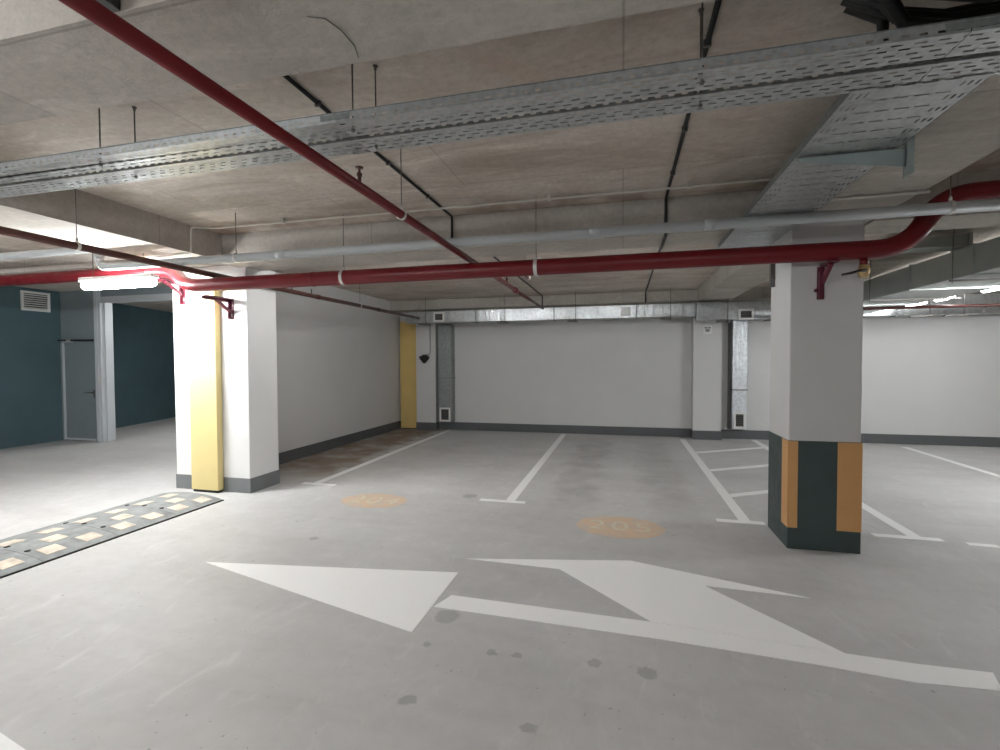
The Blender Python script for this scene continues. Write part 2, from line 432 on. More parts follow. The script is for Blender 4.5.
# ------------------------------------------------------------------ left pillar
pil = root('white_pillar', 'broad brightly lit white pillar with grey base band at the lane entrance', 'pillar', (-4.66, 4.89, 0))
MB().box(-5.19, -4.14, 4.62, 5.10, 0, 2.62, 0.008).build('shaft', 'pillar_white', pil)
o = MB().box(-5.19 - .005, -4.14 + .005, 4.615, 4.62, 0, .17).box(-4.14, -4.135, 4.62, 5.10, 0, .17).box(-5.195, -5.19, 4.62, 5.10, 0, .17).build('base_band', 'pillar_skirting', pil)
o['label'] = 'grey painted base band'
cas = root('pipe_casing', 'tall yellow boxed casing on the front of the white pillar', 'casing', (-4.7, 4.57, 0.03))
MB().box(-4.875, -4.50, 4.53, 4.612, .03, 2.42, .004).build('casing_board', 'yellow_paint', cas)
MB().box(-4.86, -4.515, 4.54, 4.6, 0, .03).build('foot', 'rubber_edge', cas)
# second yellow panel in the far corner
o = root('corner_panel', 'narrow ochre yellow panel in the far corner beside the left wall', 'panel', (-4.66, 10.0, 0))
MB().box(-4.85, -4.425, 9.96, 10.036, .02, 2.40, .005).build('panel_board', 'ochre_paint', o)
MB().box(-4.845, -4.43, 9.965, 10.036, 0, .02).build('foot', 'rubber_edge', o)
MB().box(-4.85, -4.425, 9.95, 9.96, 2.35, 2.40).build('top_strip', 'ochre_paint', o)

# pilasters on the back wall
p = root('wall_pilaster', 'white pilaster on the back wall behind the striped column bearing a small sign', 'pilaster', (1.55, 9.9, 0))
MB().box(1.30, 1.80, 9.80, BW, 0, 2.61, .006).build('shaft', 'white_wall', p)
MB().box(1.295, 1.805, 9.79, 9.80, 0, .17).box(1.80, 1.81, 9.80, BW, 0, .17).box(1.29, 1.30, 9.80, BW, 0, .17).build('base_band', 'skirting_grey', p)
p = root('wall_pilaster', 'pale pilaster in the far left corner between yellow panel and vertical duct', 'pilaster', (-4.2, 9.97, 0))
MB().box(-4.42, -3.96, 9.86, BW, 0, 2.61, .006).build('shaft', 'white_wall', p)
MB().box(-4.425, -3.955, 9.85, 9.86, 0, .17).box(-3.96, -3.95, 9.86, BW - .014, 0, .17).build('base_band', 'skirting_grey', p)

# ------------------------------------------------------------------ door partition on the left
struct(MB().box(-10.62, -9.72, 7.02, 7.12, 1.96, ZC).box(-9.76, -9.72, 7.0, 7.12, 0, 1.96).box(-10.62, -10.58, 7.0, 7.12, 0, 1.96).build('wall_partition', 'grey_door_paint'))
d = struct(MB().box(-10.575, -9.765, 7.03, 7.09, .02, 1.95, .004).build('door_1', 'grey_door_paint'))
MB().box(-10.58, -10.555, 7.0, 7.03, .02, 1.95).build('hinge_edge', 'frame_paint', d)
MB().box(-10.56, -9.77, 7.018, 7.03, .02, .05).build('threshold_strip', 'frame_paint', d)
h = MB().box(-9.835, -9.80, 7.016, 7.03, .84, 1.0, .004).build('lock_plate', 'rod_steel', d)
MB().tube(fillet([(-9.82, 7.02, .95), (-9.82, 6.96, .95), (-9.95, 6.955, .95)], .02), .011, 10).build('handle', 'rod_steel', d)
MB().box(-10.52, -10.30, 6.96, 7.03, 1.90, 1.965, .008).build('closer_body', 'bright_steel', d)
MB().obox((-10.62, 6.97, 1.95), (-9.77, 6.99, 1.945), .03, .03).build('closer_arm', 'black_plastic', d)
struct(MB().box(-9.72, -9.56, 6.98, 7.22, 0, ZC, .01).box(-9.65, -9.62, 6.97, 6.98, 0, ZC).box(-9.56, -9.53, 7.05, 7.15, 0, ZC).build('trim_1', 'frame_paint'))
struct(MB().box(-9.56, -5.15, 7.0, 7.2, 2.66, 2.76).box(-9.56, -5.15, 6.98, 7.0, 2.64, 2.68).build('trim_2', 'frame_paint'))
struct(MB().box(-9.56, -5.15, 7.0, 7.2, 2.76, ZC).build('wall_lintel', 'grey_door_paint'))
# louvre grille on the teal wall
g = root('wall_grille', 'white louvred vent grille on the teal wall at far left', 'vent grille', (-10.62, 6.6, 2.5))
MB().box(-10.62, -10.595, 6.38, 6.42, 2.48, 2.84).box(-10.62, -10.595, 6.80, 6.84, 2.48, 2.84).box(-10.62, -10.595, 6.42, 6.80, 2.48, 2.52).box(-10.62, -10.595, 6.42, 6.80, 2.80, 2.84).build('frame', 'white_plastic', g)
MB().box(-10.619, -10.615, 6.42, 6.80, 2.52, 2.80).build('backing', 'grille_dark', g)
for k in range(7):
    z = 2.535 + k * .04
    MB().obox((-10.605, 6.42, z), (-10.605, 6.80, z), .026, .006, (1, 0, .9)).build('slat', 'white_plastic', g)

# ------------------------------------------------------------------ floor markings (paint a couple of millimetres thick)
PT = .0025
def paint(name, polys, mat, label, cat, group=None):
    m = MB()
    for i, p in enumerate(polys): m.prism(p, 0, PT)
    return tag(m.build(name, mat), label, cat, group)
def strip(p, q, wd):
    p, q = Vector((*p, 0)), Vector((*q, 0)); n = (q - p).normalized().cross(Vector((0, 0, 1))) * (wd / 2)
    return [tuple((v)[:2]) for v in (p + n, q + n, q - n, p - n)]
G_ = 'painted parking bay lines'
def bay_line(x, y0, y1, t0, t1, ty, label):
    r = root('parking_line', label, 'floor line', (x, y0, 0), G_)
    o = MB().prism([(x - .05, ty + .04), (x + .05, ty + .04), (x + .05, y1), (x - .05, y1)], 0, PT).build('long_stroke', 'grey_floor_paint', r)
    MB().prism([(t0, ty - .04), (t1, ty - .04), (t1, ty + .04), (t0, ty + .04)], 0, PT).build('end_tick', 'grey_floor_paint', r)
bay_line(-3.68, 5.2, 9.95, -3.85, -3.40, 5.17, 'white bay line with end tick nearest the left wall')
bay_line(-1.17, 5.0, 9.95, -1.50, -1.00, 4.99, 'white bay line with end tick between the two orange oval numbers')
bay_line(1.11, 4.9, 9.75, 0.86, 1.27, 4.86, 'white bay line ending in a tick beside the striped column')
bay_line(2.40, 4.8, 9.95, 2.08, 2.58, 4.75, 'white bay line ending in a tick right of the striped column')
bay_line(4.69, 4.8, 9.70, 4.45, 4.95, 4.75, 'white bay line far right across the pale floor')
for y, lab in ((8.38, 'white diagonal hatch stroke nearest the back wall'), (7.06, 'middle white diagonal hatch stroke behind the striped column'), (5.78, 'white diagonal hatch stroke nearest the striped column')):
    k = .62; x1 = 2.345
    tag(MB().prism([(1.165, y - .06), (x1, y - .06 + (x1 - 1.165) * k), (x1, y + .06 + (x1 - 1.165) * k), (1.165, y + .06)], 0, PT).build('hatch_stroke', 'grey_floor_paint'), lab, 'floor line', 'hatched strip strokes')
paint('floor_dash', [[(2.72, 4.66), (2.93, 4.65), (2.93, 4.72), (2.72, 4.73)]], 'grey_floor_paint', 'short faded white dash right of the end tick beside the column', 'floor line')
# the combined arrow: one head pointing left and one pointing ahead, on a common stem
ar = root('lane_arrow', 'large white two-headed lane arrow painted across the foreground floor', 'floor arrow', (0, 2.9, 0))
MB().prism([(-3.05, 2.93), (-1.13, 2.43), (-1.13, 3.21)], 0, PT).build('left_head', 'white_floor_paint', ar)
curve_lo = [(-1.12, 2.72), (0.40, 2.68), (0.94, 2.645), (1.32, 2.60), (1.66, 2.615)]
curve_hi = [(1.72, 2.71), (1.72, 2.775), (1.41, 2.768), (1.11, 2.772), (0.16, 2.857), (-1.06, 2.885)]
def strip_prism(lo, hi):
    m = MB()
    for i in range(len(lo) - 1): m.prism([lo[i], lo[i + 1], hi[i + 1], hi[i]], 0, PT)
    return m
strip_prism([(-1.12, 2.72), (0.16, 2.69), (0.94, 2.645), (1.32, 2.605), (1.67, 2.63)], [(-1.06, 2.885), (0.16, 2.857), (1.0, 2.785), (1.41, 2.768), (1.72, 2.775)]).build('stem', 'white_floor_paint', ar)
MB().prism([(0.16, 2.862), (1.0, 2.79), (1.11, 2.777), (0.53, 3.41), (-0.44, 3.44)], 0, PT).prism([(-1.15, 3.455), (-0.44, 3.44), (0.53, 3.41), (1.15, 3.385), (0.06, 3.71)], 0, PT).build('forward_head', 'white_floor_paint', ar)
paint('lane_marking', [[(-2.75, 1.415), (-2.2, 1.31), (-2.2, 0.9), (-2.75, 0.9)]], 'white_floor_paint', 'corner of a white floor marking at the bottom left edge of the photo', 'floor marking')

def oval(cx, cy, ax, ay, text, label):
    r = root('bay_number', label, 'bay number', (cx, cy, 0), 'oval bay numbers')
    m = MB(); m.prism([(cx + ax * math.cos(t), cy + ay * math.sin(t)) for t in [2 * math.pi * k / 40 for k in range(40)]], 0, .002)
    m.build('oval', 'faded_number_paint', r)
    for i, ch in enumerate(text):
        cu = bpy.data.curves.new('digit', 'FONT'); cu.body = ch; cu.size = .34; cu.extrude = .0008; cu.align_x = 'CENTER'; cu.align_y = 'CENTER'
        tmp = bpy.data.objects.new('digit', cu); C.objects.link(tmp)
        dg = bpy.context.evaluated_depsgraph_get(); me = bpy.data.meshes.new_from_object(tmp.evaluated_get(dg)); me.name = 'digit'
        bpy.data.objects.remove(tmp); me.materials.clear(); me.materials.append(MATS['cream_paint'])
        o = bpy.data.objects.new('digit', me); C.objects.link(o); o.parent = r
        o.location = ((i - 1) * .2, 0, .0031); o['label'] = 'cream digit %s' % ch
oval(-2.61, 4.69, .37, .255, '204', 'orange oval with the number 204 on the floor, nearer the white pillar')
oval(-0.02, 4.46, .39, .285, '205', 'faded orange oval with the number 205 on the floor, nearer the striped column')

# ------------------------------------------------------------------ speed bump
sb = root('speed_bump', 'worn grey rubber speed bump with cream blocks leading to the yellow casing', 'speed bump', (-4.68, 3.0, 0))
XN, XF, HB = -4.22, -5.12, .055
def bz(x):
    t = (x - XF) / (XN - XF); return .008 + HB * (math.sin(math.pi * t) ** 0.75 if 0 < t < 1 else 0)
ys = [4.31 - .56 * k for k in range(8)]
for k in range(7):
    y1, y0 = ys[k], ys[k + 1] + .004
    xs = [XF + (XN - XF) * i / 16 for i in range(17)]
    m = MB(); m.prism([(x, bz(x)) for x in xs] + [(XN, 0), (XF, 0)], y0, y1, 'y')
    seg = m.build('rubber_module', 'rubber_grey', sb)
    MB().box(XN, XN + .012, y0, y1, 0, .012).build('edge_strip', 'rubber_edge', seg)
    for row, xc, dy in ((0, -4.36, 0.0), (1, -4.55, .14), (2, -4.78, 0.02)):
        for j in range(2):
            yc = y1 - .14 - .28 * j - dy
            if yc - .075 < y0: continue
            hw = .066
            pts = [xc - hw + 2 * hw * i / 4 for i in range(5)]
            MB().prism([(x, bz(x) + .003) for x in pts] + [(x, bz(x) - .003) for x in pts[::-1]], yc - .07, yc + .07, 'y').build('cream_block', 'bump_cream', seg)
    for xb in (-4.46, -4.68, -4.9):
        MB().lathe((xb, y0 + .04, bz(xb) - .002), [(.02, 0), (.02, .006), (.012, .008)], 10).build('bolt', 'rubber_edge', seg)

# ------------------------------------------------------------------ cable trays (perforated sheets with real slots)
def perf_tray(m, u0, u1, v0, v1, z, h, swap, rows, pitch, slot):
    """tray bottom from u0..u1 along, v0..v1 across; rows = list of (v centre offset, phase); real open slots"""
    def P(u, v, zz): return (v, u, zz) if swap else (u, v, zz)
    hw = .0045; cur = v0
    bands = []
    for off, ph in rows:
        a, b = v0 + off - hw, v0 + off + hw
        bands.append((cur, a, None)); bands.append((a, b, ph)); cur = b
    bands.append((cur, v1, None))
    for a, b, ph in bands:
        if ph is None: m.quad(P(u0, a, z), P(u1, a, z), P(u1, b, z), P(u0, b, z)); continue
        u = u0; s = u0 + ph * pitch + .006
        while u < u1 - 1e-6:
            e = min(s, u1)
            if e > u: m.quad(P(u, a, z), P(e, a, z), P(e, b, z), P(u, b, z))
            u = min(s + slot, u1); s += pitch
    # side flanges with a slot row each
    for v in (v0, v1):
        m.quad(P(u0, v, z), P(u1, v, z), P(u1, v, z + .009), P(u0, v, z + .009))
        m.quad(P(u0, v, z + .017), P(u1, v, z + .017), P(u1, v, z + h), P(u0, v, z + h))
        u = u0; s = u0 + .02
        while u < u1 - 1e-6:
            e = min(s, u1)
            if e > u: m.quad(P(u, v, z + .009), P(e, v, z + .009), P(e, v, z + .017), P(u, v, z + .017))
            u = min(s + .022, u1); s += .05
def solidify(o, t=.0016):
    md = o.modifiers.new('thickness', 'SOLIDIFY'); md.thickness = t; md.offset = 0
    return o
TRZ, TRH = 2.53, .040
TRW = .135
ROWS = [(.022, 0), (.050, .5), (.080, .05), (.112, .5)]
def long_tray(y0, label):
    r = root('cable_tray', label, 'cable tray', (-1.5, y0 + TRW / 2, TRZ))
    for a, b in ((-6.6, -3.9), (-3.9, -1.2), (-1.2, 1.06), (1.06, 1.33)):
        m = MB(); perf_tray(m, a + .0015, b - .0015, y0, y0 + TRW, TRZ, TRH, False, ROWS, .066, .034)
        solidify(m.build('tray_section', 'galvanised_tray', r))
        for yy in (y0 - .0022, y0 + TRW + .0022): MB().box(b - .07, b + .07 if b < 1.2 else b, yy - .0012, yy + .0012, TRZ + .010, TRZ + .034).build('coupler_plate', 'tray_side', r)
    for yy in (y0, y0 + TRW): MB().box(-6.6, 1.33, yy - .006, yy + .001, TRZ + TRH - .002, TRZ + TRH).build('rim', 'tray_side', r)
long_tray(1.862, 'long perforated steel cable tray under the ceiling, nearer of the parallel pair')
long_tray(2.03, 'long perforated steel cable tray under the ceiling, farther of the parallel pair')
# wide branch tray running to the back
bt = root('cable_tray', 'wide perforated steel cable tray running back beside the concrete beam to the column', 'cable tray', (1.06, 3.6, TRZ))
X0, X1 = .845, 1.29
for a, b in ((2.14, 3.2), (3.2, 4.25), (4.25, 5.25)):
    m = MB(); y = a + .002; z = TRZ - .004
    n = int((b - a) / .095)
    st = (b - a - .004) / n; y_first = y
    for k in range(n):
        # transverse slots in the middle of the sheet
        xs = [X0 + .09 + .07 * j + (.02 if k % 2 else 0) for j in range(4)]
        ya, yb = y, y + .009; cur = X0
        for xx in xs:
            m.quad((cur, ya, z), (xx, ya, z), (xx, yb, z), (cur, yb, z)); cur = xx + .05
        m.quad((cur, ya, z), (X1, ya, z), (X1, yb, z), (cur, yb, z))
        # edge slots running along the tray
        yc, yd = yb + .022, yb + .055
        m.quad((X0, yb, z), (X1, yb, z), (X1, yc, z), (X0, yc, z))
        cur = X0
        for xx in (X0 + .018, X0 + .042, X0 + .066, X1 - .068, X1 - .044, X1 - .02):
            m.quad((cur, yc, z), (xx - .004, yc, z), (xx - .004, yd, z), (cur, yd, z)); cur = xx + .004
        m.quad((cur, yc, z), (X1, yc, z), (X1, yd, z), (cur, yd, z))
        m.quad((X0, yd, z), (X1, yd, z), (X1, y + st, z), (X0, y + st, z))
        y += st
    solidify(m.build('tray_section', 'galvanised_tray', bt))
    for xx in (X0, X1): MB().box(xx - .0012, xx + .0012, max(a, 2.17), b - .001, TRZ - .006, TRZ + TRH - .006).build('side_rail', 'tray_side', bt)  # darker galvanised tone puts shade into the rail colour
MB().box(X1 + .002, X1 + .006, 3.18, 3.42, TRZ + .0, TRZ + .034).build('coupler_plate', 'bright_steel', bt)
# cantilever bracket that carries it
cb = root('tray_bracket', 'pale cantilever bracket arm under the wide cable tray fixed to the beam', 'bracket', (1.36, 2.78, 2.5))
MB().prism([(.86, 2.517), (1.335, 2.517), (1.335, 2.425), (.86, 2.498)], 2.755, 2.759, 'y').box(.86, 1.335, 2.755, 2.79, 2.515, 2.519).build('arm', 'strut_teal', cb)
MB().box(1.335, 1.34, 2.73, 2.815, 2.39, 2.66).box(1.31, 1.335, 2.73, 2.734, 2.39, 2.66).build('back_plate', 'strut_teal', cb)
for zz in (2.46, 2.63): MB().lathe((1.334, 2.785, zz), [(.012, 0), (.012, -.008), (.006, -.01)], 8, 'x').build('bolt', 'rod_steel', cb)

# hanging rods carrying the trays
G2 = 'threaded rods of the long cable trays'
def tray_rod(x, y, label):
    r = root('tray_hanger', label, 'hanger rod', (x, y, TRZ), G2)
    MB().tube([(x, y, TRZ - .012), (x, y, ZC - .012)], .0036, 8).build('rod', 'rod_steel', r)
    MB().lathe((x, y, ZC - .02), [(.007, 0), (.007, .012), (.012, .014), (.012, .019)], 10).build('anchor', 'rod_steel', r)
    MB().lathe((x, y, TRZ - .014), [(.008, 0), (.008, .01)], 6).build('nut', 'rod_steel', r)
for x, n in ((-2.60, 'left'), (-1.145, 'middle'), (0.29, 'right')):
    where = {'left': 'left of the red sprinkler pipe', 'middle': 'in the middle, right of the red sprinkler pipe', 'right': 'at the right beside the black cable'}[n]
    tray_rod(x - .01, 1.93, 'thin rod hanging the nearer cable tray ' + where)
    tray_rod(x + .01, 2.10, 'thin rod hanging the farther cable tray ' + where)

# ------------------------------------------------------------------ pipes
RZ, RY, RR = 2.305, 4.10, .068
mp = root('fire_main_pipe', 'thick red fire main pipe crossing the photo from left room to right', 'pipe', (0, RY, RZ))
path = fillet([(-10.3, 4.30, 2.53), (-4.82, 4.30, 2.53), (-4.42, RY, RZ), (1.98, RY, RZ), (2.19, RY + .01, 2.665), (4.6, RY + .02, 2.68)], .2, 10)
m = MB(); m.tube(path, RR, 24); m.build('pipe_run', 'red_pipe_paint', mp)
for x in (-2.9, -0.1): MB().lathe((x, RY, RZ), [(RR, -.002), (RR + .004, -.002), (RR + .004, .004), (RR, .004)], 24, 'x').build('weld_seam', 'red_pipe_paint', mp)
# drain valve under the pipe
va = root('ball_valve', 'brass ball valve with black lever under the red pipe beside the column', 'valve', (1.71, RY, RZ - .12))
MB().lathe((1.71, RY, RZ - RR - .045), [(.026, 0), (.026, .044)], 16).build('stub', 'red_pipe_paint', va)
MB().lathe((1.71, RY, RZ - RR - .135), [(.026, 0), (.03, .004), (.03, .02), (.038, .03), (.04, .055), (.036, .075), (.03, .085), (.03, .095)], 14).build('body', 'brass', va)
MB().tube([(1.71, RY - .042, RZ - .155), (1.66, RY - .05, RZ - .157), (1.61, RY - .05, RZ - .172), (1.55, RY - .05, RZ - .182)], [.011, .009, .01, .008], 10).build('lever', 'black_plastic', va)

# thin sprinkler branch over the main
SX, SZ, SR = -1.325, 2.409, .026
sp = root('sprinkler_pipe', 'slim red sprinkler pipe running overhead from the top left corner to the back', 'pipe', (SX, 3, SZ))
MB().tube([(SX, .1, SZ), (SX, 6.0, SZ)], SR, 18).build('pipe_run', 'red_pipe_paint', sp)
o = MB().tube([(SX, 6.06, SZ), (SX, 8.2, SZ)], SR * .8, 14).build('far_run', 'brown_pipe_paint', sp); o['label'] = 'dark far end of the pipe'
MB().lathe((SX, 6.03, SZ), [(SR + .002, -.05), (SR + .009, -.045), (SR + .009, .045), (SR + .002, .05)], 16, 'y').build('coupling', 'red_pipe_paint', sp)
def head(y, lab):
    m = MB()
    m.lathe((SX, y, SZ + SR - .003), [(.010, 0), (.010, .03), (.014, .032), (.014, .048), (.007, .05), (.005, .072), (.021, .074), (.021, .079), (.008, .082)], 14)
    o = m.build('sprinkler_head', 'brown_pipe_paint', sp); o['label'] = lab
head(2.27, 'upright brown sprinkler head below the cable trays')
head(5.55, 'small dark sprinkler head beyond the thick red main')
# a short red stub behind the main
st = root('pipe_stub', 'short red pipe stub with pale tip just behind the red main', 'pipe stub', (-1.0, 4.95, 2.40))
MB().tube([(-1.0, 4.88, 2.415), (-1.0, 5.2, 2.415)], .016, 12).build('pipe_run', 'red_pipe_paint', st)
MB().lathe((-1.0, 5.2, 2.415), [(.018, 0), (.022, .01), (.022, .03), (.01, .036)], 12, 'y').build('tip', 'bright_steel', st)

MB().tube([(-1.0, 5.05, 2.43), (-1.0, 5.05, ZB - .002)], .005, 8).build('suspension_rod', 'rod_steel', st)

# grey pipe
GY, GZ, GR = 3.785, 2.478, .038
gp = root('drain_pipe', 'grey plastic pipe crossing under the ceiling above the red main', 'pipe', (0, GY, GZ))
MB().tube(fillet([(-10.3, GY, 2.67), (-5.17, GY, 2.67), (-5.17, GY, GZ), (4.6, GY, GZ + .01)], .1, 8), GR, 20).build('pipe_run', 'grey_pipe_plastic', gp)
for x in (-3.0, -0.2, 0.62, 2.9): MB().lathe((x, GY, GZ + .004), [(GR - .002, -.05), (GR + .004, -.048), (GR + .004, .048), (GR - .002, .05)], 20, 'x').build('socket', 'grey_pipe_plastic', gp)
MB().lathe((-5.17, GY, 2.585), [(GR - .002, -.02), (GR + .006, -.018), (GR + .006, .018), (GR - .002, .02)], 20).build('socket', 'grey_pipe_plastic', gp)

# brown pipe along the left wall
BX, BZ_, BR = -4.104, 2.409, .029
bp = root('sprinkler_pipe', 'brown pipe running along the left wall top from the left edge to the far corner', 'pipe', (BX, 5, BZ_))
MB().tube([(BX, .6, BZ_), (BX, 9.30, BZ_)], BR, 16).build('pipe_run', 'brown_pipe_paint', bp)
for y in (2.2, 5.9, 7.6): MB().lathe((BX, y, BZ_), [(BR - .002, -.04), (BR + .004, -.036), (BR + .004, .036), (BR - .002, .04)], 16, 'y').build('coupling', 'brown_pipe_paint', bp)
for y in (5.35, 5.75): MB().lathe((BX, y, BZ_ + BR - .002), [(.008, 0), (.008, .05), (.016, .054), (.016, .058)], 10).build('upright_nozzle', 'rod_steel', bp)

# thin pale conduit following slab and beams
cd = root('conduit', 'thin pale conduit line clipped to the ceiling and down the left beam', 'conduit', (-1, 4.06, 2.89))
CY = 4.06
MB().tube(fillet([(-4.84, CY + .0, 2.60), (-4.2, CY - .1, 2.60), (-4.2, CY - .1, ZC - .037), (-4.0, CY, ZC - .037), (1.318, CY, ZC - .037), (1.318, 3.75, ZC - .037), (1.318, 3.75, 2.585), (1.92, 3.735, 2.585)], .04, 5), .0095, 10).build('tube_run', 'pale_conduit', cd)
for x in (-3.2, -2.0, -0.6, 0.5): MB().box(x - .012, x + .012, CY - .02, CY + .02, ZC - .05, ZC - .001).build('clip', 'pale_conduit', cd)

# black cables clipped along the slab and round the cross beam
def black_run(x, xb, y0, label, thick=.011):
    r = root('black_cable', label, 'cable', (x, 3, ZC - .02))
    q = thick + .002
    MB().tube(fillet([(x, y0, ZC - q), (x, 4.40 - q, ZC - q), (x, 4.40 - q, TZ - q), (x, 4.85 + q, TZ - q), (x, 4.85 + q, ZB - q), (xb, 5.6, ZB - q), (xb, 9.58, ZB - q), (xb, 9.58, 2.60)], .010, 3), thick, 10).build('cable_run', 'black_cable_jacket', r)
    for y in (2.3, 3.1, 3.8): MB().box(x - .016, x + .016, y - .006, y + .006, ZC - 2 * q - .003, ZC - .001).build('clip', 'rod_steel', r)
black_run(-1.585, -1.56, 1.66, 'black cable along the ceiling beside the slim red sprinkler pipe')
black_run(.355, .42, 1.66, 'black cable along the ceiling left of the wide branch tray', .012)

# thin wire bent over the front beam
wr = tag(MB().tube([(-.97, 1.36, 2.594), (-.92, 1.38, 2.593), (-.90, 1.44, 2.592), (-.90, 1.52, 2.592), (-.92, 1.58, 2.592)], .0022, 6).build('bent_wire', 'rod_steel'), 'thin bent wire on the underside of the front beam', 'wire')
# dark anchor box at the top left behind the red pipe
ab = root('anchor_box', 'small dark anchor bracket on the beam edge at the top left behind the red pipe', 'bracket', (-1.57, 1.16, 2.6))
MB().box(-1.58, -1.52, 1.14, 1.198, 2.60, 2.68, .004).build('body', 'black_plastic', ab)
MB().lathe((-1.55, 1.13, 2.64), [(.012, 0), (.012, .02)], 8, 'y').build('bolt', 'rod_steel', ab)

# pipe hangers (rod + strap)
def hanger(c, d, R, ztop, label, mat='bright_steel', rod='rod_steel', wd=.022):
    r = root('pipe_hanger', label, 'pipe hanger', c, 'pipe hangers')
    MB().ring(c, d, R + .0015, .004, 28, width=wd).build('strap', mat, r)
    MB().tube([(c[0], c[1], c[2] + R + .005), (c[0], c[1], ztop - .002)], .0032, 8).build('rod', rod, r)
    MB().lathe((c[0], c[1], c[2] + R + .004), [(.011, 0), (.011, .02), (.007, .022), (.007, .034)], 8).build('nut', mat, r)
    return r
hanger((SX, 2.76, SZ), (0, 1, 0), SR, ZC, 'hanger rod with strap holding the slim red sprinkler pipe')
hanger((BX, 2.84, BZ_), (0, 1, 0), BR, 2.90, 'hanger rod with strap holding the brown pipe at left below the cable trays')
hanger((BX, 7.0, BZ_), (0, 1, 0), BR, ZB, 'hanger holding the brown pipe along the grey left wall')
hanger((-3.5, GY, GZ + .002), (1, 0, 0), GR, ZC, 'hanger on the grey pipe near the left beam')
hanger((2.06, GY, GZ + .008), (1, 0, 0), GR, ZC, 'hanger on the grey pipe in front of the red elbow at right')
hanger((-2.57, RY, RZ), (1, 0, 0), RR, ZC, 'hanger with pale ring on the red main between left wall and sprinkler pipe', 'bright_steel', 'rod_steel', .03)
hanger((-0.72, RY, RZ), (1, 0, 0), RR, ZC, 'hanger with pale ring on the red main right of the sprinkler pipe', 'bright_steel', 'rod_steel', .03)
hanger((2.75, RY + .013, 2.668), (1, 0, 0), RR, ZC, 'hanger of the red pipe at the upper right edge', 'red_pipe_paint', 'rod_steel', .03)

# red brackets that carry the main
def bracket(x, yface, ztop, zbot, reach, label):
    r = root('pipe_bracket', label, 'bracket', (x, yface, zbot), 'red pipe brackets')
    MB().box(x - .024, x + .024, yface - .012, yface - .001, zbot, ztop).box(x - .022, x - .012, yface - .05, yface - .012, zbot, ztop).build('wall_plate', 'dark_red_paint', r)
    MB().box(x - .024, x + .024, yface - reach, yface - .012, ztop - .012, ztop).box(x - .022, x - .012, yface - reach, yface - .012, ztop - .045, ztop - .012).build('arm', 'dark_red_paint', r)
    MB().obox((x, yface - reach * .6, ztop - .03), (x, yface - .03, ztop - .15), .03, .022, (1, 0, 0)).build('brace', 'dark_red_paint', r)
    for zz in (zbot + .05, ztop - .2): MB().lathe((x + .012, yface - .012, zz), [(.011, 0), (.011, -.008), (.005, -.012)], 8, 'y').build('bolt', 'rod_steel', r)
bracket(-5.02, 4.62, 2.455, 2.19, .40, 'red triangular bracket on the left edge of the white pillar')
bracket(-4.34, 4.62, 2.232, 2.00, .40, 'red triangular bracket on the white pillar right of the yellow casing')
# column bracket with its short bent strut
r = root('pipe_bracket', 'dark red bracket on the front of the striped column under the red main', 'bracket', (1.49, 4.26, 1.98), 'red pipe brackets')
MB().box(1.462, 1.51, 4.244, 4.259, 1.97, 2.22).box(1.464, 1.476, 4.205, 4.244, 1.97, 2.18).build('wall_plate', 'dark_red_paint', r)
MB().obox((1.487, 4.23, 2.10), (1.50, 4.10, 2.222), .04, .028, (1, 0, 0)).box(1.475, 1.535, 4.04, 4.244, 2.222, 2.234).build('arm', 'dark_red_paint', r)
MB().lathe((1.452, 4.25, 2.04), [(.014, 0), (.014, -.018)], 8, 'y').build('bolt', 'dark_red_paint', r)

# bundle of black cables heaped above the trays at the upper right
for k in range(7):
    yy = 1.88 + .05 * k; z0 = 2.62 + .05 * (k % 3) + random.uniform(0, .02)
    lab = ['nearest', 'second', 'third', 'fourth', 'fifth', 'sixth', 'farthest'][k]
    tag(MB().tube([(.66 + .03 * k, yy, 2.872), (.84 + .02 * k, yy, 2.80), (.96, yy, z0 + .06), (1.12, yy, z0 + .02), (1.31, yy, z0 + .03)], .023, 10).build('power_cable', 'black_cable_jacket'),
        'black power cable above the trays at upper right, %s of the bundle from the camera' % lab, 'cable', 'black power cables at upper right')

# ------------------------------------------------------------------ ducts
def duct_box(m, x0, x1, y0, y1, z0, z1): return m.box(x0, x1, y0, y1, z0, z1, .006)
DY0, DY1 = 9.40, 9.60
bd = root('ventilation_duct', 'shiny sheet metal duct running along the top of the back wall', 'duct', (2, 9.5, 2.3))
secs = [(-4.44, -2.9), (-2.9, -1.3), (-1.3, .25), (.25, 1.28)]
for a, b in secs:
    MB().box(a + .003, b - .003, DY0, DY1, 2.312, 2.555, .006).build('duct_section', 'galvanised_duct', bd)
    MB().box(b - .014, b + .014, DY0 - .003, DY1 + .003, 2.298, 2.568).build('joint_flange', 'tray_side', bd)
for a, b in ((1.30, 2.85), (2.85, 4.4), (4.4, 5.95), (5.95, 8.9)):
    MB().box(a + .003, b - .003, DY0, DY1, 2.235, 2.545, .006).build('duct_section', 'galvanised_duct', bd)
    MB().box(b - .014, b + .014, DY0 - .003, DY1 + .003, 2.222, 2.556).build('joint_flange', 'tray_side', bd)
def duct_strap(x, z0, lab):
    r = root('duct_hanger', lab, 'duct hanger', (x, DY0, z0), 'hangers under the back duct')
    MB().box(x - .09, x + .09, DY0 - .03, DY1 + .02, z0 - .022, z0 - .003).build('trapeze_bar', 'rod_steel', r)
    for yy in (DY0 - .02,):
        MB().tube([(x + .07, yy, z0 - .05), (x + .07, yy, ZB - .002)], .005, 8).build('rod', 'rod_steel', r)
